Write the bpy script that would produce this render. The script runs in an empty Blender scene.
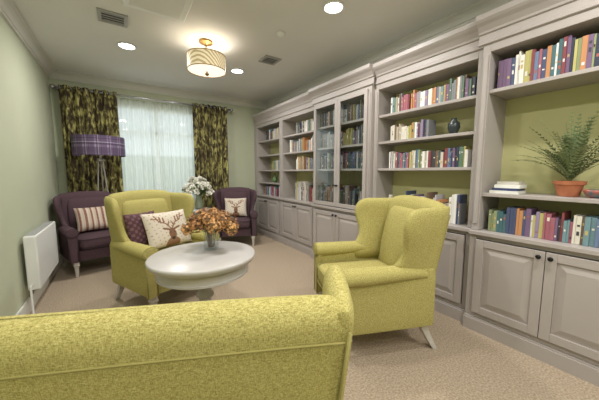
import bpy, math, random
from mathutils import Vector, Matrix, Euler
random.seed(7)
R=random.random
def U(a,b): return a+(b-a)*R()
sc=bpy.context.scene
COL=sc.collection
# ---------------------------------------------------------------- materials
def lin(r,g,b):
    f=lambda c:(c/255/12.92) if c/255<=.04045 else ((c/255+.055)/1.055)**2.4
    return (f(r),f(g),f(b),1)
def mat(name,col,rough=.6,metal=0,bump=0,bscale=50,col2=None,cscale=8,spec=.5,detail=4):
    m=bpy.data.materials.new(name); m.use_nodes=True
    nt=m.node_tree; b=nt.nodes['Principled BSDF']
    b.inputs['Base Color'].default_value=col; b.inputs['Roughness'].default_value=rough
    b.inputs['Metallic'].default_value=metal; b.inputs['Specular IOR Level'].default_value=spec
    tc=nt.nodes.new('ShaderNodeTexCoord')
    if col2:
        n=nt.nodes.new('ShaderNodeTexNoise'); n.inputs['Scale'].default_value=cscale; n.inputs['Detail'].default_value=detail
        nt.links.new(tc.outputs['Object'],n.inputs['Vector'])
        r=nt.nodes.new('ShaderNodeValToRGB'); r.color_ramp.elements[0].position=.35; r.color_ramp.elements[1].position=.65
        r.color_ramp.elements[0].color=col; r.color_ramp.elements[1].color=col2
        nt.links.new(n.outputs['Fac'],r.inputs['Fac']); nt.links.new(r.outputs['Color'],b.inputs['Base Color'])
    if bump:
        n2=nt.nodes.new('ShaderNodeTexNoise'); n2.inputs['Scale'].default_value=bscale; n2.inputs['Detail'].default_value=3
        nt.links.new(tc.outputs['Object'],n2.inputs['Vector'])
        bp=nt.nodes.new('ShaderNodeBump'); bp.inputs['Strength'].default_value=bump; bp.inputs['Distance'].default_value=.004
        nt.links.new(n2.outputs['Fac'],bp.inputs['Height']); nt.links.new(bp.outputs['Normal'],b.inputs['Normal'])
    return m
def vcmat(name,rough=.6,bump=0,bscale=200,transl=0):
    m=mat(name,(.5,.5,.5,1),rough,bump=bump,bscale=bscale)
    nt=m.node_tree; a=nt.nodes.new('ShaderNodeVertexColor'); a.layer_name='Col'
    nt.links.new(a.outputs['Color'],nt.nodes['Principled BSDF'].inputs['Base Color'])
    return m
def emat(name,col,s):
    m=bpy.data.materials.new(name); m.use_nodes=True; b=m.node_tree.nodes['Principled BSDF']
    b.inputs['Base Color'].default_value=col; b.inputs['Emission Color'].default_value=col; b.inputs['Emission Strength'].default_value=s
    return m
M_wall=mat('wall_paint',lin(181,186,163),.85,bump=.05,bscale=200,col2=lin(185,190,167),cscale=2)
M_ceil=mat('ceiling_paint',lin(222,222,221),.9,col2=lin(225,225,224),cscale=2)
M_trim=mat('trim_paint',lin(210,209,203),.5)
M_carpet=mat('carpet',lin(150,134,116),.95,bump=.7,bscale=260,col2=lin(186,170,150),cscale=90,spec=.1)
M_case=mat('bookcase_paint',lin(168,161,158),.45,col2=lin(171,164,161),cscale=3)
M_back=mat('bookcase_back_paint',lin(186,184,132),.7,col2=lin(190,188,138),cscale=2)
M_black=mat('dark_metal',lin(35,32,32),.35,.6)
M_chrome=mat('brushed_steel',lin(190,190,195),.25,1)
M_leg=mat('painted_leg',lin(190,185,178),.45)
M_table=mat('table_paint',lin(180,177,175),.32,col2=lin(184,181,179),cscale=4)
M_white=mat('white_enamel',lin(226,228,226),.4)
M_grille=mat('grille_grey',lin(165,165,165),.5)
M_dark=mat('grille_dark',lin(70,70,70),.7)
M_terra=mat('terracotta',lin(170,104,72),.8,bump=.2,bscale=60,col2=lin(186,118,84),cscale=14)
M_soil=mat('soil',lin(60,45,32),.95,bump=.8,bscale=60)
M_books=vcmat('book_covers',.5)
M_petal=vcmat('petals',.8)
def tweed(name,c1,c2,c3,s=420):
    m=bpy.data.materials.new(name); m.use_nodes=True; nt=m.node_tree; b=nt.nodes['Principled BSDF']
    b.inputs['Roughness'].default_value=.92; b.inputs['Specular IOR Level'].default_value=.12
    tc=nt.nodes.new('ShaderNodeTexCoord')
    mp=nt.nodes.new('ShaderNodeMapping'); mp.inputs['Scale'].default_value=(1,1,.3)
    mp2=nt.nodes.new('ShaderNodeMapping'); mp2.inputs['Scale'].default_value=(.25,.25,1.2)
    n=nt.nodes.new('ShaderNodeTexNoise'); n.inputs['Scale'].default_value=s; n.inputs['Detail'].default_value=2
    n2=nt.nodes.new('ShaderNodeTexNoise'); n2.inputs['Scale'].default_value=s*1.1; n2.inputs['Detail'].default_value=2
    nt.links.new(tc.outputs['Object'],mp.inputs['Vector']); nt.links.new(tc.outputs['Object'],mp2.inputs['Vector'])
    nt.links.new(mp.outputs[0],n.inputs['Vector']); nt.links.new(mp2.outputs[0],n2.inputs['Vector'])
    r=nt.nodes.new('ShaderNodeValToRGB'); e=r.color_ramp.elements
    e[0].position=.36; e[0].color=c1; e[1].position=.66; e[1].color=c3
    x=e.new(.5); x.color=c2
    mx=nt.nodes.new('ShaderNodeMath'); mx.operation='ADD'; nt.links.new(n.outputs['Fac'],mx.inputs[0]); nt.links.new(n2.outputs['Fac'],mx.inputs[1])
    md=nt.nodes.new('ShaderNodeMath'); md.operation='MULTIPLY'; md.inputs[1].default_value=.5; nt.links.new(mx.outputs[0],md.inputs[0])
    nt.links.new(md.outputs[0],r.inputs['Fac']); nt.links.new(r.outputs['Color'],b.inputs['Base Color'])
    bp=nt.nodes.new('ShaderNodeBump'); bp.inputs['Strength'].default_value=.2; bp.inputs['Distance'].default_value=.0015
    nt.links.new(md.outputs[0],bp.inputs['Height']); nt.links.new(bp.outputs['Normal'],b.inputs['Normal'])
    return m
M_lime=tweed('lime_tweed',lin(136,128,76),lin(170,161,98),lin(196,187,128))
M_limepipe=mat('lime_piping',lin(150,142,84),.9)
M_plum=tweed('plum_fabric',lin(66,50,56),lin(84,66,73),lin(100,82,89))
M_plumpipe=mat('plum_piping',lin(58,44,50),.9)
# ---------------------------------------------------------------- mesh builder
class MB:
    def __init__(s): s.v=[]; s.f=[]; s.c=[]
    def add(s,vs,fs,c=None,M=None):
        o=len(s.v)
        for p in vs:
            p=Vector(p)
            if M is not None: p=M@p
            s.v.append(p)
        for f in fs: s.f.append([i+o for i in f]); s.c.append(c)
    def box(s,x0,x1,y0,y1,z0,z1,c=None,M=None):
        vs=[(x0,y0,z0),(x1,y0,z0),(x1,y1,z0),(x0,y1,z0),(x0,y0,z1),(x1,y0,z1),(x1,y1,z1),(x0,y1,z1)]
        s.add(vs,[(0,3,2,1),(4,5,6,7),(0,1,5,4),(1,2,6,5),(2,3,7,6),(3,0,4,7)],c,M)
    def loft(s,rings,c=None,M=None,closed=True,caps=True):
        n=len(rings[0]); vs=[p for r in rings for p in r]; fs=[]
        for i in range(len(rings)-1):
            for j in range(n if closed else n-1):
                k=(j+1)%n
                fs.append((i*n+j,i*n+k,(i+1)*n+k,(i+1)*n+j))
        if caps:
            fs.append(tuple(range(n-1,-1,-1))); b=(len(rings)-1)*n; fs.append(tuple(b+i for i in range(n)))
        s.add(vs,fs,c,M)
    def lathe(s,prof,n=32,c=None,M=None):
        s.loft([[(r*math.cos(2*math.pi*i/n),r*math.sin(2*math.pi*i/n),z) for i in range(n)] for r,z in prof],c,M)
    def tube(s,pts,r,n=8,c=None,M=None,closed=False):
        pts=[Vector(p) for p in pts]; rings=[]; N=len(pts)
        for i,p in enumerate(pts):
            if closed: t=pts[(i+1)%N]-pts[i-1]
            else: t=pts[min(i+1,N-1)]-pts[max(i-1,0)]
            t.normalize(); up=Vector((0,0,1)) if abs(t.z)<.95 else Vector((1,0,0))
            a=t.cross(up).normalized(); b=t.cross(a)
            rr=r[i] if isinstance(r,(list,tuple)) else r
            rings.append([p+(a*math.cos(2*math.pi*j/n)+b*math.sin(2*math.pi*j/n))*rr for j in range(n)])
        if closed: rings.append(rings[0]); s.loft(rings,c,M,caps=False)
        else: s.loft(rings,c,M)
    def obj(s,name,m,parent=None,smooth=False,bevel=0,seg=2,sub=0,loc=None,fix=True):
        me=bpy.data.meshes.new(name); me.from_pydata([tuple(p) for p in s.v],[],s.f); 
        me.materials.append(m)
        if any(c is not None for c in s.c):
            a=me.color_attributes.new(name='Col',type='FLOAT_COLOR',domain='CORNER')
            for p in me.polygons:
                c=s.c[p.index] or (.5,.5,.5,1)
                for li in p.loop_indices: a.data[li].color=c
        me.update()
        if fix:
            import bmesh
            bm=bmesh.new(); bm.from_mesh(me); bmesh.ops.recalc_face_normals(bm,faces=bm.faces); bm.to_mesh(me); bm.free()
        o=bpy.data.objects.new(name,me); COL.objects.link(o)
        if parent: o.parent=parent
        if loc: o.location=loc
        if bevel:
            b=o.modifiers.new('bevel','BEVEL'); b.width=bevel; b.segments=seg; b.limit_method='ANGLE'; b.angle_limit=math.radians(50)
        if sub:
            b=o.modifiers.new('sub','SUBSURF'); b.levels=sub; b.render_levels=sub
        if smooth:
            for p in me.polygons: p.use_smooth=True
            if smooth=='auto':
                try: me.set_sharp_from_angle(angle=math.radians(40))
                except Exception: pass
        return o
def empty(name,loc=(0,0,0),rz=0):
    e=bpy.data.objects.new(name,None); COL.objects.link(e); e.location=loc; e.rotation_euler=(0,0,rz); e.empty_display_size=.1
    return e
def sring(cx,cy,hx,hy,z,n=5,N=48,zf=None,xf=None):
    out=[]
    for i in range(N):
        a=2*math.pi*(i+.5)/N; c,s=math.cos(a),math.sin(a)
        x=cx+hx*math.copysign(abs(c)**(2/n),c); y=cy+hy*math.copysign(abs(s)**(2/n),s)
        zz=z+(zf(x,y) if zf else 0)
        if xf: x+=xf(x,y,z)
        out.append((x,y,zz))
    return out
# ---------------------------------------------------------------- room
XL,XR,YF,YB,ZC=-.75,2.66,5.2,-1.8,2.66
def simple(name,m,boxes,bevel=0,parent=None):
    b=MB()
    for q in boxes: b.box(*q)
    return b.obj(name,m,parent,bevel=bevel)
simple('floor',M_carpet,[(XL-.1,XR+.1,YB-.1,YF+.1,-.1,0)])
simple('ceiling',M_ceil,[(XL-.1,XR+.1,YB-.1,YF+.1,ZC,ZC+.1)])
simple('wall_left',M_wall,[(XL-.1,XL,YB,YF,0,ZC)])
simple('wall_right',M_wall,[(XR,XR+.1,YB,YF,0,ZC)])
simple('wall_back',M_wall,[(XL-.1,XR+.1,YB-.1,YB,0,ZC)])
wx0,wx1,wz0,wz1=-.12,1.25,.75,2.32
simple('wall_far',M_wall,[(XL-.1,wx0,YF,YF+.12,0,ZC),(wx1,XR+.1,YF,YF+.12,0,ZC),(wx0,wx1,YF,YF+.12,0,wz0),(wx0,wx1,YF,YF+.12,wz1,ZC)])
simple('baseboard_left',M_trim,[(XL,XL+.018,YB,YF,0,.13)],.004)
simple('baseboard_far',M_trim,[(XL+.02,2.3,YF-.018,YF,0,.13)],.004)
simple('baseboard_back',M_trim,[(XL+.02,XR,YB,YB+.018,0,.13)],.004)
prof=[(0,0),(.10,0),(.10,.012),(.088,.018),(.07,.026),(.052,.042),(.040,.062),(.034,.078),(.022,.082),(.020,.098),(0,.10)]
def crown(name,kind):
    b=MB(); r=[]
    for t in (0,1):
        ring=[]
        for d,z in prof:
            if kind=='left': p=(XL+d,(YB+d) if t==0 else (YF-d),ZC-z)
            if kind=='right': p=(XR-d,(YB+d) if t==0 else (YF-d),ZC-z)
            if kind=='far': p=((XL+d) if t==0 else (XR-d),YF-d,ZC-z)
            if kind=='back': p=((XL+d) if t==0 else (XR-d),YB+d,ZC-z)
            ring.append(p)
        r.append(ring)
    b.loft(r); b.obj(name,M_trim)
for i,k in enumerate(['left','right','far','back']): crown('trim_%d'%(i+1),k)
# window
w=empty('window_1')
fb=MB()
for q in [(wx0,wx0+.05,YF+.02,YF+.09,wz0,wz1),(wx1-.05,wx1,YF+.02,YF+.09,wz0,wz1),(wx0,wx1,YF+.02,YF+.09,wz0,wz0+.05),(wx0,wx1,YF+.02,YF+.09,wz1-.05,wz1),
          (.54,.59,YF+.03,YF+.08,wz0,wz1),(wx0,wx1,YF+.03,YF+.08,1.88,1.92)]: fb.box(*q)
fb.obj('frame',M_white,w)
simple('sill',M_trim,[(wx0-.03,wx1+.03,YF-.012,YF+.1,wz0-.03,wz0)],.004,w)
g=bpy.data.materials.new('glass'); g.use_nodes=True; nt=g.node_tree; nt.nodes.clear()
o=nt.nodes.new('ShaderNodeOutputMaterial'); mx=nt.nodes.new('ShaderNodeMixShader'); tr=nt.nodes.new('ShaderNodeBsdfTransparent'); gl=nt.nodes.new('ShaderNodeBsdfGlossy'); gl.inputs['Roughness'].default_value=.03
tr.inputs['Color'].default_value=(.93,.95,.95,1)
mx.inputs[0].default_value=.08; nt.links.new(tr.outputs[0],mx.inputs[1]); nt.links.new(gl.outputs[0],mx.inputs[2]); nt.links.new(mx.outputs[0],o.inputs[0])
M_glass=g
simple('pane',M_glass,[(wx0+.05,wx1-.05,YF+.05,YF+.054,wz0+.05,wz1-.05)],0,w)
# curtains
YC=YF-.15
def curtain(name,x0,x1,y,z0,z1,folds,amp,m,n=None,jit=.006):
    n=n or folds*14; b=MB(); rings=[]
    for k in range(9):
        t=k/8; z=z0+(z1-z0)*t; ring=[]
        for i in range(n+1):
            s=i/n; ph=s*folds*2*math.pi
            a=amp*(1-.25*t)
            ring.append((x0+(x1-x0)*s+jit*math.sin(ph*.5+t*3),y+a*math.sin(ph)+jit*math.sin(3*s*folds+t*4),z))
        rings.append(ring)
    b.loft(rings,closed=False,caps=False)
    o=b.obj(name,m,None,smooth=True,fix=False); return o
m=bpy.data.materials.new('curtain_print'); m.use_nodes=True; nt=m.node_tree; b=nt.nodes['Principled BSDF']; b.inputs['Roughness'].default_value=.7; b.inputs['Specular IOR Level'].default_value=.2
tc=nt.nodes.new('ShaderNodeTexCoord'); mp=nt.nodes.new('ShaderNodeMapping'); mp.inputs['Scale'].default_value=(1.4,.3,.45)
n=nt.nodes.new('ShaderNodeTexNoise'); n.inputs['Scale'].default_value=24; n.inputs['Detail'].default_value=6; n.inputs['Distortion'].default_value=.6
r=nt.nodes.new('ShaderNodeValToRGB'); e=r.color_ramp.elements; e[0].position=.42; e[0].color=lin(60,50,42); e[1].position=.64; e[1].color=lin(182,178,116)
x=e.new(.52); x.color=lin(108,100,64)
nt.links.new(tc.outputs['Object'],mp.inputs[0]); nt.links.new(mp.outputs[0],n.inputs['Vector']); nt.links.new(n.outputs['Fac'],r.inputs[0]); nt.links.new(r.outputs[0],b.inputs['Base Color'])
M_curt=m
curtain('curtain',-.64,.03,YC,.03,2.46,6,.045,M_curt)
curtain('curtain',1.12,1.74,YC,.03,2.46,6,.045,M_curt)
m=bpy.data.materials.new('sheer_voile'); m.use_nodes=True; nt=m.node_tree; nt.nodes.clear()
o=nt.nodes.new('ShaderNodeOutputMaterial'); mx=nt.nodes.new('ShaderNodeMixShader'); mx2=nt.nodes.new('ShaderNodeMixShader')
tr=nt.nodes.new('ShaderNodeBsdfTransparent'); tl=nt.nodes.new('ShaderNodeBsdfTranslucent'); df=nt.nodes.new('ShaderNodeBsdfDiffuse')
tl.inputs[0].default_value=(.86,.9,.86,1); df.inputs[0].default_value=(.8,.83,.81,1)
mx.inputs[0].default_value=.5; nt.links.new(tl.outputs[0],mx.inputs[1]); nt.links.new(df.outputs[0],mx.inputs[2])
mx2.inputs[0].default_value=.68; nt.links.new(tr.outputs[0],mx2.inputs[1]); nt.links.new(mx.outputs[0],mx2.inputs[2]); nt.links.new(mx2.outputs[0],o.inputs[0])
curtain('sheer_curtain',.0,1.16,YF-.05,.14,2.4,16,.022,m,jit=.004)
rod=empty('curtain_rod'); b=MB()
b.tube([(-.70,YC,2.42),(1.84,YC,2.42)],.016,12)
for x in (-.70,1.84): b.tube([(x-.03,YC,2.42),(x-.02,YC,2.42),(x,YC,2.42),(x+.02,YC,2.42),(x+.03,YC,2.42)],[.012,.026,.034,.026,.012],12)
for x in (-.67,1.80): b.tube([(x,YC,2.42),(x,YF-.001,2.42)],.008,8); b.tube([(x,YF-.012,2.42),(x,YF-.001,2.42)],.028,12)
for base in (-.62,1.14):
    for i in range(11):
        x=base+.06*i
        b.tube([(x+.0,YC+.026*math.cos(a),2.42+.026*math.sin(a)) for a in [2*math.pi*k/12 for k in range(12)]],.006,6,closed=True)
b.obj('pole',M_chrome,rod,smooth=True)
simple('garden_hedge',mat('hedge_leaf',lin(120,140,95),.9,bump=1,bscale=12,col2=lin(170,185,140),cscale=6),[(-3,5,8.5,9.2,-.1,1.7)])
simple('garden_ground',mat('lawn',lin(120,140,90),.9),[(-6,8,5.35,12,-.2,-.1)])
# ---------------------------------------------------------------- bookcase
bc=empty('bookcase')
edges=[5.06,4.06,3.05,2.02,.965,.04,-.98]
front=[2.34,2.34,2.29,2.34,2.29,2.34]
XBK=XR-.012
car=MB(); bk=MB(); drs=MB(); knob=MB(); gl=MB(); mld=MB()
SH=[1.855,1.575,1.29]; CT=.80; TOP=2.12; CAP=2.37
def panel_door(b,F,y0,y1,z0,z1,st=.055):
    x0=F-.022
    b.box(x0,F-.001,y0,y0+st,z0,z1); b.box(x0,F-.001,y1-st,y1,z0,z1); b.box(x0,F-.001,y0+st,y1-st,z0,z0+st); b.box(x0,F-.001,y0+st,y1-st,z1-st,z1)
    b.box(F-.010,F-.001,y0+st,y1-st,z0+st,z1-st)
    a,c=.008,.04
    ys0,ys1,zs0,zs1=y0+st+a,y1-st-a,z0+st+a,z1-st-a
    vs=[(F-.0101,ys0,zs0),(F-.0101,ys1,zs0),(F-.0101,ys1,zs1),(F-.0101,ys0,zs1),(F-.021,ys0+c,zs0+c),(F-.021,ys1-c,zs0+c),(F-.021,ys1-c,zs1-c),(F-.021,ys0+c,zs1-c)]
    b.add(vs,[(4,5,6,7),(0,1,5,4),(1,2,6,5),(2,3,7,6),(3,0,4,7)])
for i in range(6):
    ya,yb=edges[i+1]+.0005,edges[i]-.0005; F=front[i]; st=.05
    L=F-.015
    car.box(L-.012,XBK,ya,yb,0,.11)
    car.box(L,L+.02,ya,ya+st,.11,CT-.03); car.box(L,L+.02,yb-st,yb,.11,CT-.03)
    car.box(L,L+.02,ya+st,yb-st,.11,.145); car.box(L,L+.02,ya+st,yb-st,CT-.06,CT-.03)
    car.box(L+.02,XBK,ya,ya+.018,.11,CT-.03); car.box(L+.02,XBK,yb-.018,yb,.11,CT-.03)
    car.box(L+.02,XBK,ya+.018,yb-.018,.11,.13)
    ym=(ya+yb)/2
    panel_door(drs,L,ya+st+.003,ym-.002,.15,CT-.065); panel_door(drs,L,ym+.002,yb-st-.003,.15,CT-.065)
    for s in (-1,1):
        M=Matrix.Translation((L-.022,ym+s*.03,.70))@Matrix.Rotation(-math.pi/2,4,'Y')
        knob.lathe([(.006,0),(.006,.012),(.014,.018),(.015,.026),(.009,.031),(.001,.032)],12,None,M)
    car.box(L-.03,XBK,ya,yb,CT-.03,CT-.001)
    car.box(F,XBK,ya,ya+st,CT,CAP-.02); car.box(F,XBK,yb-st,yb,CT,CAP-.02)
    car.box(F,F+.02,ya+st,yb-st,TOP,CAP-.02)
    car.box(F+.02,XBK,ya+st,yb-st,TOP,TOP+.02)
    car.box(F+.02,XBK,ya+st,yb-st,CAP-.04,CAP-.02)
    bk.box(XBK-.012,XBK-.002,ya+st,yb-st,CT,TOP)
    shs=SH if i!=4 and i!=5 else [1.855,1.09]
    if i==0: shs=[1.855,1.575,1.29,1.05]
    for z in shs: car.box(F+.02,XBK-.012,ya+st,yb-st,z-.026,z)
    for y in (ya,yb-st):
        car.box(F-.008,F-.0005,y+.01,y+st-.01,CT+.05,TOP-.02)
    P=[(-.006,TOP+.055),(-.016,TOP+.062),(-.016,TOP+.08),(-.006,TOP+.087),(-.006,CAP-.12),(-.018,CAP-.115),(-.022,CAP-.1),(-.045,CAP-.07),(-.068,CAP-.05),(-.08,CAP-.035),(-.08,CAP),(-.001,CAP),(-.001,TOP+.055)]
    q=.03 if F<2.3 else 0
    mld.loft([[(F+d,ya-q,z) for d,z in P],[(F+d,yb+q,z) for d,z in P]])
    car.box(F-.001,XBK,ya,yb,CAP-.019,CAP-.001)
    mld.box(L-.024,L-.0125,ya,yb,0,.095)
    if i==2:
        for y0,y1 in ((ya+.035,ym-.002),(ym+.002,yb-.035)):
            x0=F-.030; s=.045; z0,z1=CT+.012,TOP+.02; xf=F-.009
            drs.box(x0,xf,y0,y0+s,z0,z1); drs.box(x0,xf,y1-s,y1,z0,z1)
            drs.box(x0,xf,y0+s,y1-s,z0,z0+s); drs.box(x0,xf,y0+s,y1-s,z1-s,z1)
            gl.box(F-.020,F-.017,y0+s-.004,y1-s+.004,z0+s-.004,z1-s+.004)
        for s in (-1,1):
            M=Matrix.Translation((F-.030,ym+s*.025,1.08))@Matrix.Rotation(-math.pi/2,4,'Y')
            knob.lathe([(.006,0),(.006,.012),(.014,.018),(.015,.026),(.009,.031),(.001,.032)],12,None,M)
car.obj('carcass',M_case,bc,bevel=.003,seg=2)
bk.obj('back_panel',M_back,bc); drs.obj('doors',M_case,bc,bevel=.0025,seg=2)
mld.obj('cornice',M_case,bc); knob.obj('knobs',M_black,bc,smooth=True); gl.obj('door_glass',M_glass,bc)
simple('filler',M_case,[(2.36,XBK,5.061,YF-.001,0,CAP-.02)],0,bc)
# ---------------------------------------------------------------- books
PAL=[(226,224,218),(214,210,198),(228,228,225),(72,82,112),(52,58,76),(130,66,70),(92,118,100),(112,142,150),(182,176,114),(116,92,124),(188,134,92),(64,62,66),(128,130,134),(160,98,112),(104,122,154),(232,232,230),(178,168,150),(120,98,82),(72,106,112),(190,190,200),(140,150,114),(144,128,160),(206,197,184),(150,150,155)]
def books(b,y0,y1,z,xs,hmin,hmax,dark=False,gap=.04,stack=False):
    y=y1; hh=U(hmin,hmax); cc=random.choice(PAL)
    while y>y0+.05:
        t=U(.010,.026)
        if R()<.5: hh=U(hmin,hmax)
        h=hh+U(-.006,.006); d=U(.12,.17)
        if y-t<y0: break
        if R()<.75: cc=random.choice(PAL)
        c=lin(*cc)
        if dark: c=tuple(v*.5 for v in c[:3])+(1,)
        x=xs+U(0,.015)
        b.box(x,x+d,y-t+.0005,y-.0005,z+.001,z+h,c)
        c2=lin(*random.choice([(225,220,208),(190,170,112),(60,60,66),(160,96,86),(215,215,215)]))
        for k in range(random.choice([0,1,1,2])):
            za=z+h*U(.15,.75); b.box(x-.001,x+.001,y-t*.75,y-t*.25,za,za+h*U(.03,.16),c2)
        y-=t
        if R()<gap: y-=U(.01,.05)
def bay(i): return edges[i+1]+.055,edges[i]-.055,front[i]+.045
b=MB(); a,c,x=bay(0)
books(b,a,c-.3,1.855,x,.14,.2); books(b,a,a+.35,1.29,x,.15,.22); books(b,a,c-.2,CT,x,.14,.2)
b.obj('shelf_books',M_books)
b=MB(); a,c,x=bay(1)
books(b,a,c-.35,1.855,x,.13,.18); books(b,a+.02,c-.15,1.575,x,.15,.22); books(b,a+.05,c-.35,1.29,x,.15,.22); books(b,a,c-.3,CT,x,.2,.3,)
b.obj('shelf_books',M_books)
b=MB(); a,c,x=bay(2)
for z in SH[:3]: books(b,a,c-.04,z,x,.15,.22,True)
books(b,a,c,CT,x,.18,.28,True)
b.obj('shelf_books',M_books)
b=MB(); a,c,x=bay(3)
books(b,a,c-.12,1.855,x,.14,.19,gap=.02); books(b,a+.36,c-.12,1.575,x,.12,.17); books(b,a,c-.12,1.29,x,.14,.18,gap=.01); books(b,a,c-.3,CT,x,.15,.26)
b.obj('shelf_books',M_books)
b=MB(); a,c,x=bay(4)
books(b,a,c-.03,1.855,x,.17,.23,gap=.01); books(b,a,c-.04,CT,x,.13,.20,gap=.01)
for k,(h,cc) in enumerate([(.022,(225,225,220)),(.018,(60,70,110)),(.026,(240,240,235)),(.022,(200,196,188))]):
    z=1.09+.001+[0,.022,.04,.066][k]; b.box(x+.01+.01*k,x+.17,.70+.01*(k%2),.88-.012*k,z,z+h-.001,lin(*cc))
b.obj('shelf_books',M_books)
b=MB(); a,c,x=bay(5)
books(b,a,c,1.855,x,.17,.23); books(b,a,c,CT,x,.13,.2)
b.obj('shelf_books',M_books)
# ornaments
b=MB(); b.lathe([(.02,0),(.03,.01),(.05,.06),(.045,.1),(.02,.125),(.022,.14),(.012,.141)],20)
b.obj('ornament_vase',mat('dark_ceramic',lin(52,60,62),.3),smooth=True,loc=(2.46,1.23,1.576))
b=MB(); b.lathe([(.02,0),(.04,.01),(.05,.03),(.06,.05),(.052,.05),(.03,.02),(.001,.015)],20)
b.obj('trinket_bowl',mat('bowl_glaze',lin(60,110,120),.3,col2=lin(190,90,60),cscale=30),smooth=True,loc=(2.42,.34,1.091))
b=MB(); b.lathe([(.03,0),(.05,.03),(.055,.09),(.03,.15),(.02,.19),(.026,.2),(.018,.2)],20)
b.obj('ornament_vase',mat('vase_cream',lin(205,200,185),.4),smooth=True,loc=(2.46,1.86,CT))
b=MB(); b.lathe([(.03,0),(.045,.03),(.05,.07),(.025,.11),(.018,.16),(.024,.17),(.016,.17)],20)
b.obj('ornament_vase',mat('vase_green',lin(90,120,80),.3),smooth=True,loc=(2.46,4.5,1.051))
# fern
fp=empty('potted_fern',(2.45,.465,1.091)); fp.scale=(.9,.9,.9)
b=MB(); b.lathe([(.055,0),(.058,.002),(.078,.085),(.086,.086),(.09,.112),(.08,.113),(.076,.095),(.001,.095)],28); b.obj('pot',M_terra,fp,smooth='auto')
b=MB(); b.lathe([(.074,.094),(.04,.1),(.001,.101)],20); b.obj('soil',M_soil,fp,smooth=True)
b=MB()
for k in range(76):
    az=U(0,2*math.pi); L=U(.30,.56); lean=U(.1,1.15)
    if math.cos(az)>.1: L*=.7; lean*=.35
    pts=[]; N=18
    for i in range(N):
        t=i/(N-1); th=lean*(.5+t*.65)
        rr=L*math.sin(th)*t*.95; zz=L*t*math.cos(th*.85)
        pts.append(Vector((rr*math.cos(az)*.65,rr*math.sin(az),.1+zz)))
    cg=random.choice([lin(92,112,74),lin(118,136,92),lin(138,152,108),lin(82,100,66)])
    b.tube(pts,[.0022*(1-.7*i/N) for i in range(N)],4,lin(110,115,72))
    for i in range(2,N):
        t=(pts[i]-pts[i-1]).normalized(); sd=t.cross(Vector((0,0,1)))
        if sd.length<.01: sd=Vector((1,0,0))
        sd.normalize(); l=.036*math.sin(math.pi*(i/N)**.8)+.006
        for s in (-1,1):
            q=pts[i]; d=(sd*s+t*.6+Vector((0,0,U(-.25,.15)))).normalized()
            w_=t*.0045
            b.add([q-w_,q+d*l*.5-w_*1.3,q+d*l,q+d*l*.5+w_*1.3,q+w_],[(0,1,2,3,4)],cg)
b.obj('fronds',M_petal,fp,fix=False)
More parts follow.
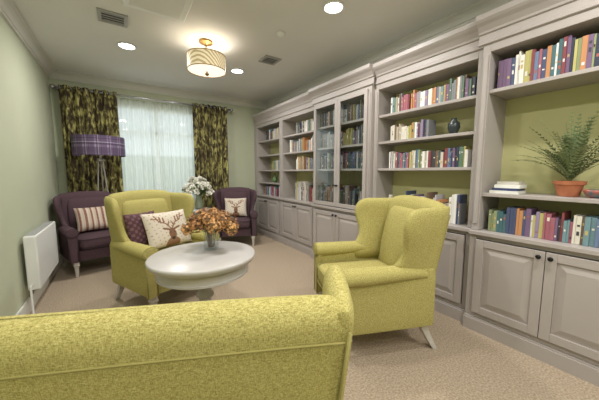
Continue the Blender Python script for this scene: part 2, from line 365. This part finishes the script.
# ---------------------------------------------------------------- wing chair
def wing_chair(name,loc,f,M1,M2,scale=1.0,extra=0,hs=1.0):
    e=empty(name,loc,math.atan2(f[0],-f[1])); e.scale=(scale,)*3
    objs=[]
    def B(b,n,m,**k):
        for i,p in enumerate(b.v):
            p=Vector(p); p.x+=extra*max(-1,min(1,p.x/.25)); p.z*=hs; b.v[i]=p
        b.obj(n,m,e,**k)
    crown_h=.035 if extra==0 else .012
    yc=lambda z:.215+.15*((z-.3)/.75)
    b=MB(); rings=[]
    for z in [.22,.3,.45,.6,.75,.88,.96]:
        hx=.285+.03*((z-.22)/.74)
        rings.append(sring(0,yc(z),hx,.06,z,6,64))
    for k in range(1,8):
        a=k/7*math.pi/2; hx=.315-.05*(1-math.cos(a)); z=.96+.06*math.sin(a)
        rings.append(sring(0,yc(z)+.0,hx,max(.06*math.cos(a),.004),z,6,64,zf=lambda x,y,a=a:crown_h*math.sin(a)*(1-(x/.315)**2)))
    b.loft(rings); B(b,'back',M1,smooth=True)
    b=MB(); rings=[]
    for k in range(13):
        t=k/12; z=.44+.53*t; q=math.sin(math.pi*min(max(t,.0),1))**.35 if 0<t<1 else 0.1
        rings.append(sring(0,yc(z)-.045,.24*(.8+.2*q),.055*q+.004,z,4,48))
    b.loft(rings); B(b,'back_pad',M1,smooth=True)
    for s in (-1,1):
        b=MB(); rings=[]
        zs=[.50,.56,.61,.65,.70,.76,.82,.88,.93,.965,.985,1.0,1.008]
        yf=[-.02,-.04,-.02,.02,.045,.045,.03,.02,.025,.045,.065,.095,.13]
        tk=[.036,.036,.036,.036,.037,.038,.039,.04,.04,.038,.032,.02,.006]
        for z,y0,t in zip(zs,yf,tk):
            y1=yc(z)+.05; cy=(y0+y1)/2; hy=(y1-y0)/2
            def xf(x,y,z_,y1=y1): 
                return s*(.07*max(0,(y1-y))/.3*min(1,max(0,(z_-.55)/.3)))
            rings.append(sring(s*.297,cy,t,hy,z,3.2,36,xf=xf))
        b.loft(rings); B(b,'wing_%s'%('l' if s<0 else 'r'),M1,smooth=True)
        b=MB(); rings=[]
        for z,dx in [(.2,-.012),(.205,-.004),(.22,0),(.3,0),(.4,.0),(.5,.0),(.56,.0),(.6,-.01)]:
            rings.append(sring(s*.315,-.02,.038+dx,.315+dx,z,9,48))
        b.loft(rings); B(b,'arm_%s'%('l' if s<0 else 'r'),M1,smooth='auto')
        b=MB(); rings=[]
        for y,r,dz in [(-.372,.03,0),(-.37,.05,0),(-.358,.06,0),(-.34,.063,0),(-.2,.062,.0),(0,.056,.004),(.12,.046,.0),(.22,.036,-.01)]:
            rings.append([(s*.322+r*1.12*math.cos(a),y,.575+dz+r*.92*math.sin(a)) for a in [2*math.pi*j/28 for j in range(28)]])
        b.loft(rings); B(b,'arm_roll_%s'%('l' if s<0 else 'r'),M1,smooth='auto')
        b=MB(); rings=[]
        for z,hx in [(.2,.04),(.35,.041),(.5,.046),(.56,.056)]:
            rings.append(sring(s*.318,-.335,hx,.022,z,5,28))
        b.loft(rings); B(b,'arm_facing_%s'%('l' if s<0 else 'r'),M1,smooth='auto')
        b=MB()
        b.tube([(s*.322+.058*1.12*math.cos(a),-.362,.575+.054*math.sin(a)) for a in [2*math.pi*j/24 for j in range(24)]],.0045,6,closed=True)
        b.tube([(s*.276,-.358,.2),(s*.276,-.358,.53)],.004,6); b.tube([(s*.36,-.358,.2),(s*.362,-.358,.53)],.004,6)
        P=[(s*(.283+.028*((z-.22)/.74)),yc(z)+.058,z) for z in [.22,.4,.6,.8,.95]]
        b.tube(P,.0045,6)
        B(b,'piping_%s'%('l' if s<0 else 'r'),M2,smooth=True)
    b=MB(); b.tube([(x,yc(.93)+.0605,.925+crown_h*.55*(1-(x/.3)**2)) for x in [-.3+.6*k/16 for k in range(17)]],.003,6)
    b.tube([(x,yc(.24)+.06,.225) for x in [-.28,.28]],.0045,6)
    for z in (.355,.475):
        b.tube(sring(0,-.085,.262,.297,z,6,40),.0045,6,closed=True)
    B(b,'seam_piping',M2,smooth=True)
    b=MB(); b.loft([sring(0,-.03,.28,.30,z,9,48) for z in (.2,.21,.33)]); B(b,'seat_rail',M1,smooth='auto')
    b=MB(); rings=[]
    for k in range(11):
        a=-math.pi/2+math.pi*k/10; z=.415+.06*math.copysign(abs(math.sin(a))**.8,math.sin(a)); q=.03*(1-abs(math.cos(a))**.6)
        rings.append(sring(0,-.085,.265-q,.298-q,z,6,48,zf=lambda x,y,k=k:(.018*(k/10)*(1-(x/.27)**2))))
    rings.append(sring(0,-.085,.15,.18,.487,4,48,zf=lambda x,y:.01)); rings.append(sring(0,-.085,.02,.02,.492,2,48,zf=lambda x,y:.01))
    b.loft(rings); B(b,'seat_cushion',M1,smooth=True)
    b=MB()
    for s in (-1,1):
        b.loft([[(s*.30+dx*r,-.315+dy*r,z) for dx,dy in ((-1,-1),(1,-1),(1,1),(-1,1))] for z,r in ((.21,.026),(.17,.026),(.165,.03),(.15,.03),(.145,.022),(0,.015))])
        b.loft([[(s*(.275+.02*(1-z/.21))+dx*r,.245+.10*(1-z/.21)**1.3+dy*r,z) for dx,dy in ((-1,-1),(1,-1),(1,1),(-1,1))] for z,r in ((.21,.026),(.15,.025),(.08,.021),(0,.018))])
    B(b,'legs',M_leg,bevel=.003)
    return e
def pos(e,p): return Matrix.Translation(e.location)@Matrix.Rotation(e.rotation_euler.z,4,'Z')@Vector(p)
c_right=wing_chair('armchair',(1.585,1.355,0),(-.92,.38),M_lime,M_limepipe,scale=1.01)
c_left=wing_chair('armchair',(.32,2.91,0),(.41,-.91),M_lime,M_limepipe,scale=1.01)
# settee in the foreground, back towards the camera
fx,fy=.41,.912; HW=.345+.22
rx,ry=fy,-fx
cx,cy=.465-rx*HW+fx*.345,.445-ry*HW+fy*.345
c_near=wing_chair('settee',(cx,cy,0),(fx,fy),M_lime,M_limepipe,extra=.22,hs=.935)
p_left=wing_chair('armchair',(-.31,4.38,0),(.30,-.95),M_plum,M_plumpipe,scale=.94)
p_right=wing_chair('armchair',(1.66,4.48,0),(-.35,-.93),M_plum,M_plumpipe,scale=.92)
# ---------------------------------------------------------------- cushions
def seg(px,py,ax,ay,bx,by):
    dx,dy=bx-ax,by-ay; t=max(0,min(1,((px-ax)*dx+(py-ay)*dy)/(dx*dx+dy*dy))); return math.hypot(px-ax-t*dx,py-ay-t*dy)
def stag(u,v):
    base=lin(208,198,184); br=lin(122,88,66); dk=lin(62,46,40)
    if ((u+.0)/.17)**2+((v+.38)/.36)**2<1: 
        if abs(v+.63)<.07 and abs(u)<.08: return dk
        if abs(abs(u)-.09)<.035 and abs(v+.28)<.04: return dk
        return br
    if ((u/.32)**2+((v+.9)/.32)**2)<1: return lin(140,105,80)
    a=abs(u)
    if seg(a,v,.14,-.12,.36,-.02)<.055: return br
    for s_ in ((.07,0,.22,.25),(.22,.25,.5,.4),(.5,.4,.62,.78),(.30,.30,.28,.6),(.42,.36,.44,.68),(.14,.1,.05,.35),(.56,.55,.75,.6)):
        if seg(a,v,*s_)<.032: return lin(134,100,76)
    if (math.sin(u*31+v*7)+math.sin(v*29-u*11))>1.55: return lin(176,150,128)
    return base
def stripes(u,v):
    k=int((u+1)*9)%3; q=lin(150,98,92) if math.sin(v*22+u*4)>.2 else lin(128,96,86)
    return [lin(190,172,158),q,lin(200,188,172)][k]
def plumc(u,v):
    return lin(78,50,60) if math.sin(u*17)*math.sin(v*17)>-.15 else lin(110,80,80)
M_cush=vcmat('cushion_fabric',.9,bump=.3,bscale=250)
def cushion(chair,p,size,fn,tilt=-20,yaw=0,name='cushion',th=.065,roll=0):
    N=56; b=MB()
    def h(u,v): return th*((1-u**4)*(1-v**4))**.6
    def pt(u,v,s):
        return Vector((u*size[0]/2*(1-.05*(1-v*v)),s*h(u,v),v*size[1]/2*(1-.05*(1-u*u))))
    for s in (-1,1):
        vs=[pt(-1+2*i/N,-1+2*j/N,s) for j in range(N+1) for i in range(N+1)]
        o=len(b.v); b.v+=vs
        for j in range(N):
            for i in range(N):
                f=(j*(N+1)+i,j*(N+1)+i+1,(j+1)*(N+1)+i+1,(j+1)*(N+1)+i)
                if s>0: f=f[::-1]
                b.f.append([o+q for q in f]); b.c.append(fn(-1+2*(i+.5)/N,-1+2*(j+.5)/N))
    ob=b.obj(name,M_cush,None,smooth=True,fix=False)
    ob.matrix_world=Matrix.Translation(pos(chair,p))@Matrix.Rotation(chair.rotation_euler.z+math.radians(yaw),4,'Z')@Matrix.Rotation(math.radians(tilt),4,'X')@Matrix.Rotation(math.radians(roll),4,'Y')
    return ob
cushion(c_left,(.05,-.01,.685),(.45,.36),stag,-22,0)
cushion(c_left,(-.13,.11,.70),(.32,.33),plumc,-16,8,th=.05)
cushion(p_left,(.0,.03,.64),(.38,.32),stripes,-22,0)
cushion(p_right,(.0,.03,.63),(.38,.34),stag,-22,0)
# ---------------------------------------------------------------- round table
t=empty('round_pedestal_table',(.44,1.82,0)); t.scale=(.96,.96,1)
H=.70
b=MB(); b.lathe([(.325,H-.045),(.34,H-.042),(.348,H-.034),(.35,H-.028),(.356,H-.022),(.359,H-.012),(.356,H-.004),(.35,H),(.001,H)],72); b.obj('top',M_table,t,smooth='auto')
b=MB(); b.lathe([(.26,H-.125),(.302,H-.125),(.308,H-.121),(.308,H-.11),(.302,H-.106),(.302,H-.045),(.2,H-.045)],72); b.obj('apron',M_table,t,smooth='auto')
b=MB(); b.lathe([(.11,.62),(.11,.56),(.06,.53),(.045,.48),(.045,.44),(.06,.42),(.062,.41),(.04,.39),(.045,.33),(.07,.26),(.08,.2),(.065,.15),(.05,.13),(.07,.12),(.075,.10),(.06,.07),(.03,.06)],36); b.obj('column',M_table,t,smooth=True)
b=MB(); b.lathe([(.28,H-.12),(.1,H-.10),(.001,H-.10)],48); b.obj('underside',M_table,t,smooth='auto')
b=MB()
for k in range(4):
    a=k*math.pi/2+.5; Mx=Matrix.Rotation(a,4,'Z'); rings=[]
    for x,z,h,w_ in [(.03,.13,.05,.022),(.1,.13,.04,.022),(.17,.10,.032,.02),(.24,.05,.026,.02),(.27,.024,.022,.024),(.30,.022,.020,.024)]:
        rings.append([(x,dy*w_,z+dz*h) for dy,dz in ((-1,-1),(1,-1),(1,1),(-1,1))])
    b.loft(rings,None,Mx)
b.obj('feet',M_table,t,bevel=.006)
# dried hydrangea vase
hv=empty('dried_hydrangea_vase',(.515,1.90,H+.001))
b=MB(); b.lathe([(.045,0),(.05,.003),(.052,.05),(.05,.10),(.06,.14),(.056,.14),(.046,.10),(.047,.05),(.045,.01),(.001,.008)],32); b.obj('vase',M_glass,hv,smooth=True)
b=MB()
heads=[]
for k in range(19):
    az=k*2.4; rr=.16*math.sqrt((k+.3)/19); zz=.262-.62*rr*rr/.16+U(-.012,.012)
    heads.append((rr*math.cos(az),rr*math.sin(az),zz,U(.044,.055)))
for hx,hy,hz,hr in heads:
    b.tube([(hx*.12,hy*.12,.015),(hx*.25,hy*.25,.13),(hx*.8,hy*.8,hz-.03),(hx,hy,hz)],.003,5,lin(110,84,50))
    base=random.choice([(186,138,88),(200,154,100),(168,120,76),(196,162,110),(154,116,84)])
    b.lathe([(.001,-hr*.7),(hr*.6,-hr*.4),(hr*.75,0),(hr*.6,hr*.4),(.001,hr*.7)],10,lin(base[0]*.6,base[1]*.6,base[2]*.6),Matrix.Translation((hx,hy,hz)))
    for q in range(90):
        d=Vector((random.gauss(0,1),random.gauss(0,1),random.gauss(0,1))).normalized()
        p=Vector((hx,hy,hz))+d*hr*U(.85,1.05); a_=d.cross(Vector((U(-1,1),U(-1,1),U(-1,1)))).normalized(); bb=d.cross(a_)
        k_=U(.75,1.2); c=lin(min(255,base[0]*k_),min(255,base[1]*k_),min(255,base[2]*k_)); s_=U(.007,.011)
        for dd in (a_,bb,-a_,-bb):
            e2=d.cross(dd)
            b.add([p,p+dd*s_*.6+e2*s_*.45+d*.002,p+dd*s_*1.1+d*U(0,.005),p+dd*s_*.6-e2*s_*.45+d*.002],[(0,1,2,3)],c)
b.obj('flowers',M_petal,hv,fix=False)
# side table with white flowers
sx,sy=1.07,4.6
st=empty('side_table',(sx,sy,0)); b=MB()
b.lathe([(.20,.61),(.215,.615),(.22,.625),(.215,.635),(.001,.637)],40)
b.lathe([(.05,.61),(.03,.5),(.025,.35),(.04,.2),(.03,.1),(.13,.03),(.15,.0),(.001,.0)],28)
b.obj('pedestal',M_table,st,smooth='auto')
wf=empty('white_flower_vase',(sx,sy,.638)); b=MB()
b.lathe([(.04,0),(.06,.02),(.065,.1),(.045,.19),(.05,.24),(.044,.24),(.001,.02)],24); b.obj('vase',mat('green_glaze',lin(140,150,130),.25),wf,smooth=True)
b=MB()
for k in range(34):
    az=k*2.4; rr=.23*math.sqrt((k+.3)/34); hz=.50-1.0*rr*rr/.23+U(-.03,.03); hx,hy=rr*math.cos(az),rr*math.sin(az)
    b.tube([(hx*.1,hy*.1,.1),(hx*.2,hy*.2,.24),(hx,hy,hz)],.003,5,lin(80,110,60))
    for q in range(30):
        d=Vector((random.gauss(0,1),random.gauss(0,1),random.gauss(0,1)+.5)).normalized()
        p=Vector((hx,hy,hz)); a_=d.cross(Vector((U(-1,1),U(-1,1),.3))).normalized()
        b.add([p,p+d*.035+a_*.02,p+d*.055,p+d*.035-a_*.02],[(0,1,2,3)],lin(240,238,230) if R()>.1 else lin(90,120,60))
for k in range(20):
    az=U(0,6.28); d=Vector((math.cos(az),math.sin(az),U(0,.6))).normalized(); a_=d.cross(Vector((0,0,1))).normalized(); p=Vector((0,0,.24))
    b.add([p,p+d*.1+a_*.025,p+d*.19,p+d*.1-a_*.025],[(0,1,2,3)],lin(80,110,60))
b.obj('flowers',M_petal,wf,fix=False)
# ---------------------------------------------------------------- floor lamp (slim tripod)
fl=empty('floor_lamp',(-.22,4.86,0))
b=MB()
for k in range(3):
    a=math.pi/2+k*2*math.pi/3
    b.tube([(.13*math.cos(a),.13*math.sin(a),0),(.085*math.cos(a),.085*math.sin(a),.7),(.03*math.cos(a),.03*math.sin(a),1.42)],.010,10)
b.lathe([(.035,1.40),(.045,1.41),(.045,1.44),(.02,1.45),(.012,1.46),(.012,1.52),(.02,1.53),(.02,1.57),(.008,1.58)],24)
b.tube([(.092*math.cos(a),.092*math.sin(a),.6) for a in [2*math.pi*k/24 for k in range(24)]],.005,6,closed=True)
b.obj('tripod_stand',mat('lamp_metal',lin(170,164,162),.3,.6),fl,smooth='auto')
m=bpy.data.materials.new('plaid_shade'); m.use_nodes=True; nt=m.node_tree; bs=nt.nodes['Principled BSDF']; bs.inputs['Roughness'].default_value=.85
tc=nt.nodes.new('ShaderNodeTexCoord'); sp=nt.nodes.new('ShaderNodeSeparateXYZ'); nt.links.new(tc.outputs['Object'],sp.inputs[0])
at=nt.nodes.new('ShaderNodeMath'); at.operation='ARCTAN2'; nt.links.new(sp.outputs[1],at.inputs[0]); nt.links.new(sp.outputs[0],at.inputs[1])
def band(src,scale,off):
    mm=nt.nodes.new('ShaderNodeMath'); mm.operation='MULTIPLY_ADD'; mm.inputs[1].default_value=scale; mm.inputs[2].default_value=off; nt.links.new(src,mm.inputs[0])
    fr=nt.nodes.new('ShaderNodeMath'); fr.operation='FRACT'; nt.links.new(mm.outputs[0],fr.inputs[0])
    rp=nt.nodes.new('ShaderNodeValToRGB'); rp.color_ramp.interpolation='CONSTANT'; e=rp.color_ramp.elements
    e[0].position=0; e[0].color=(.25,.25,.25,1); e[1].position=.35; e[1].color=(.6,.6,.6,1)
    for p_,v_ in ((.5,.15),(.62,.95),(.67,.35),(.85,.05),(.9,.3)):
        q=e.new(p_); q.color=(v_,v_,v_,1)
    nt.links.new(fr.outputs[0],rp.inputs[0]); return rp.outputs[0]
A=band(at.outputs[0],2.2,.1); B_=band(sp.outputs[2],4.5,.2)
ad=nt.nodes.new('ShaderNodeMath'); ad.operation='ADD'; nt.links.new(A,ad.inputs[0]); nt.links.new(B_,ad.inputs[1])
rp=nt.nodes.new('ShaderNodeValToRGB'); e=rp.color_ramp.elements; e[0].position=.2; e[0].color=lin(66,52,78); e[1].position=1.0; e[1].color=lin(160,152,172)
q=e.new(.6); q.color=lin(104,88,116)
hf=nt.nodes.new('ShaderNodeMath'); hf.operation='MULTIPLY'; hf.inputs[1].default_value=.7; nt.links.new(ad.outputs[0],hf.inputs[0])
nt.links.new(hf.outputs[0],rp.inputs[0]); nt.links.new(rp.outputs[0],bs.inputs['Base Color'])
b=MB(); N=64
ri=[[(r_*math.cos(2*math.pi*i/N),r_*math.sin(2*math.pi*i/N),z) for i in range(N)] for r_,z in ((.31,1.48),(.31,1.75),(.306,1.75),(.306,1.48),(.31,1.48))]
b.loft(ri,caps=False)
for a in (0,2.09,4.19): b.tube([(0,0,1.56),(.306*math.cos(a),.306*math.sin(a),1.5)],.003,5)
b.obj('shade',m,fl,smooth='auto')
# ---------------------------------------------------------------- radiator
r_=empty('radiator'); b=MB(); b.box(XL+.03,XL+.115,3.15,4.0,.22,.70); b.obj('casing',M_white,r_,bevel=.012,seg=3)
b=MB()
for k in range(26): b.box(XL+.035,XL+.105,3.18+.031*k,3.195+.031*k,.7,.703)
b.obj('top_grille',M_grille,r_)
b=MB(); b.box(XL+.001,XL+.031,3.3,3.34,.3,.6); b.box(XL+.001,XL+.031,3.8,3.84,.3,.6); b.tube([(XL+.06,3.1,.001),(XL+.06,3.1,.27),(XL+.06,3.16,.27)],.008,8); b.obj('bracket_pipe',M_white,r_)
# ---------------------------------------------------------------- ceiling things
def downlight(x,y,p=20):
    e=empty('downlight',(x,y,ZC)); b=MB(); b.lathe([(.075,0),(.095,-.001),(.098,-.006),(.09,-.011),(.078,-.009),(.075,-.004)],36); b.obj('bezel',M_white,e,smooth='auto')
    b=MB(); b.lathe([(.076,-.001),(.076,-.005),(.001,-.006)],32); b.obj('lens',emat('downlight_glow',(1,.98,.95,1),10),e)
    l=bpy.data.lights.new('downlight_lamp','AREA'); l.shape='DISK'; l.size=.15; l.energy=p; l.color=(1,.965,.915)
    lo=bpy.data.objects.new('lamp',l); COL.objects.link(lo); lo.parent=e; lo.location=(0,0,-.014)
for x,y in ((1.61,1.87),(.15,3.7),(1.45,3.72),(.15,1.6),(1.6,.1),(.2,-.2),(1.6,-1.2),(.2,-1.2)): downlight(x,y)  # visible fittings first; later ones out of view, added to light the room
pl=empty('ceiling_drum_light',(.86,3.1,0))
b=MB(); b.lathe([(.07,ZC-.001),(.072,ZC-.02),(.02,ZC-.03),(.009,ZC-.035),(.009,2.33),(.02,2.325),(.022,2.315),(.012,2.305),(.001,2.295)],28)
for a in (0,2.09,4.19): b.tube([(0,0,2.53),(.2*math.cos(a),.2*math.sin(a),2.50)],.004,6)
b.obj('stem',mat('brass',lin(150,122,76),.35,.8),pl,smooth='auto')
m=bpy.data.materials.new('wave_shade'); m.use_nodes=True; nt=m.node_tree; bs=nt.nodes['Principled BSDF']
tc=nt.nodes.new('ShaderNodeTexCoord'); wv=nt.nodes.new('ShaderNodeTexWave'); wv.bands_direction='DIAGONAL'; wv.inputs['Scale'].default_value=14; wv.inputs['Distortion'].default_value=2; wv.inputs['Detail'].default_value=1
nt.links.new(tc.outputs['Object'],wv.inputs['Vector']); rp=nt.nodes.new('ShaderNodeValToRGB'); e=rp.color_ramp.elements; e[0].position=.3; e[0].color=lin(176,156,116); e[1].position=.6; e[1].color=lin(222,208,176)
nt.links.new(wv.outputs['Fac'],rp.inputs[0]); nt.links.new(rp.outputs[0],bs.inputs['Base Color']); nt.links.new(rp.outputs[0],bs.inputs['Emission Color']); bs.inputs['Emission Strength'].default_value=.5
b=MB(); N=48
b.loft([[(r*math.cos(2*math.pi*i/N),r*math.sin(2*math.pi*i/N),z) for i in range(N)] for r,z in ((.2,2.35),(.2,2.505),(.197,2.505),(.197,2.35),(.2,2.35))],caps=False); b.obj('shade',m,pl,smooth='auto')
b=MB()
for z in (2.352,2.503): b.tube([(.201*math.cos(2*math.pi*i/48),.201*math.sin(2*math.pi*i/48),z) for i in range(48)],.005,6,closed=True)
b.obj('shade_trim',mat('shade_edge',lin(176,146,92),.5),pl,smooth=True)
b=MB(); b.lathe([(.196,2.357),(.196,2.353),(.001,2.345)],40); b.obj('diffuser',emat('diffuser_glow',(1,.93,.80,1),.9),pl)
l=bpy.data.lights.new('drum_lamp','POINT'); l.energy=5; l.color=(1,.94,.85); l.shadow_soft_size=.08
lo=bpy.data.objects.new('lamp',l); COL.objects.link(lo); lo.parent=pl; lo.location=(0.06,0.06,2.40)
def vent(x,y,s):
    e=empty('ceiling_vent',(x,y,ZC)); b=MB(); h=s/2
    for q in ((-h,h,-h,-h+.03),(-h,h,h-.03,h),(-h,-h+.03,-h+.03,h-.03),(h-.03,h,-h+.03,h-.03)): b.box(q[0],q[1],q[2],q[3],-.012,-.0005)
    n=4
    for k in range(n):
        y=-h+.05+(s-.10)*k/(n-1); b.box(-h+.03,h-.03,y-.006,y+.006,-.010,-.004)
    b.obj('grille',M_grille,e,bevel=.002); b=MB(); b.box(-h+.02,h-.02,-h+.02,h-.02,-.003,-.0004); b.obj('recess',M_dark,e)
vent(.03,3.12,.23); vent(1.66,3.14,.22)
e=empty('ceiling_access_panel',(.34,2.55,ZC)); b=MB(); b.box(-.24,.24,-.24,.24,-.03,-.0005); b.obj('frame',M_white,e,bevel=.006); b=MB(); b.box(-.19,.19,-.19,.19,-.036,-.03); b.obj('hatch',M_ceil,e,bevel=.004)
e=empty('smoke_detector',(1.45,2.5,ZC)); b=MB(); b.lathe([(.045,-.0005),(.045,-.012),(.03,-.028),(.001,-.032)],28); b.obj('body',M_white,e,smooth='auto')
# ---------------------------------------------------------------- lights
l=bpy.data.lights.new('daylight','AREA'); l.shape='RECTANGLE'; l.size=1.5; l.size_y=1.7; l.energy=16; l.color=(.93,.98,1)
lo=bpy.data.objects.new('window_daylight',l); COL.objects.link(lo); lo.location=((wx0+wx1)/2,YF+.45,1.6); lo.rotation_euler=(-math.pi/2,0,0)
wd=bpy.data.worlds.new('w'); sc.world=wd; wd.use_nodes=True; wd.node_tree.nodes['Background'].inputs[0].default_value=(.85,.93,1,1); wd.node_tree.nodes['Background'].inputs[1].default_value=.9
sc.view_settings.view_transform='Standard'; sc.view_settings.look='None'; sc.view_settings.exposure=0
# ---------------------------------------------------------------- camera
cd=bpy.data.cameras.new('camera'); cd.sensor_width=36; cd.lens=16; cd.clip_start=.02
co=bpy.data.objects.new('camera',cd); COL.objects.link(co); co.location=(0,0,1.25); co.rotation_euler=(math.radians(84),0,math.radians(-33.9)); sc.camera=co
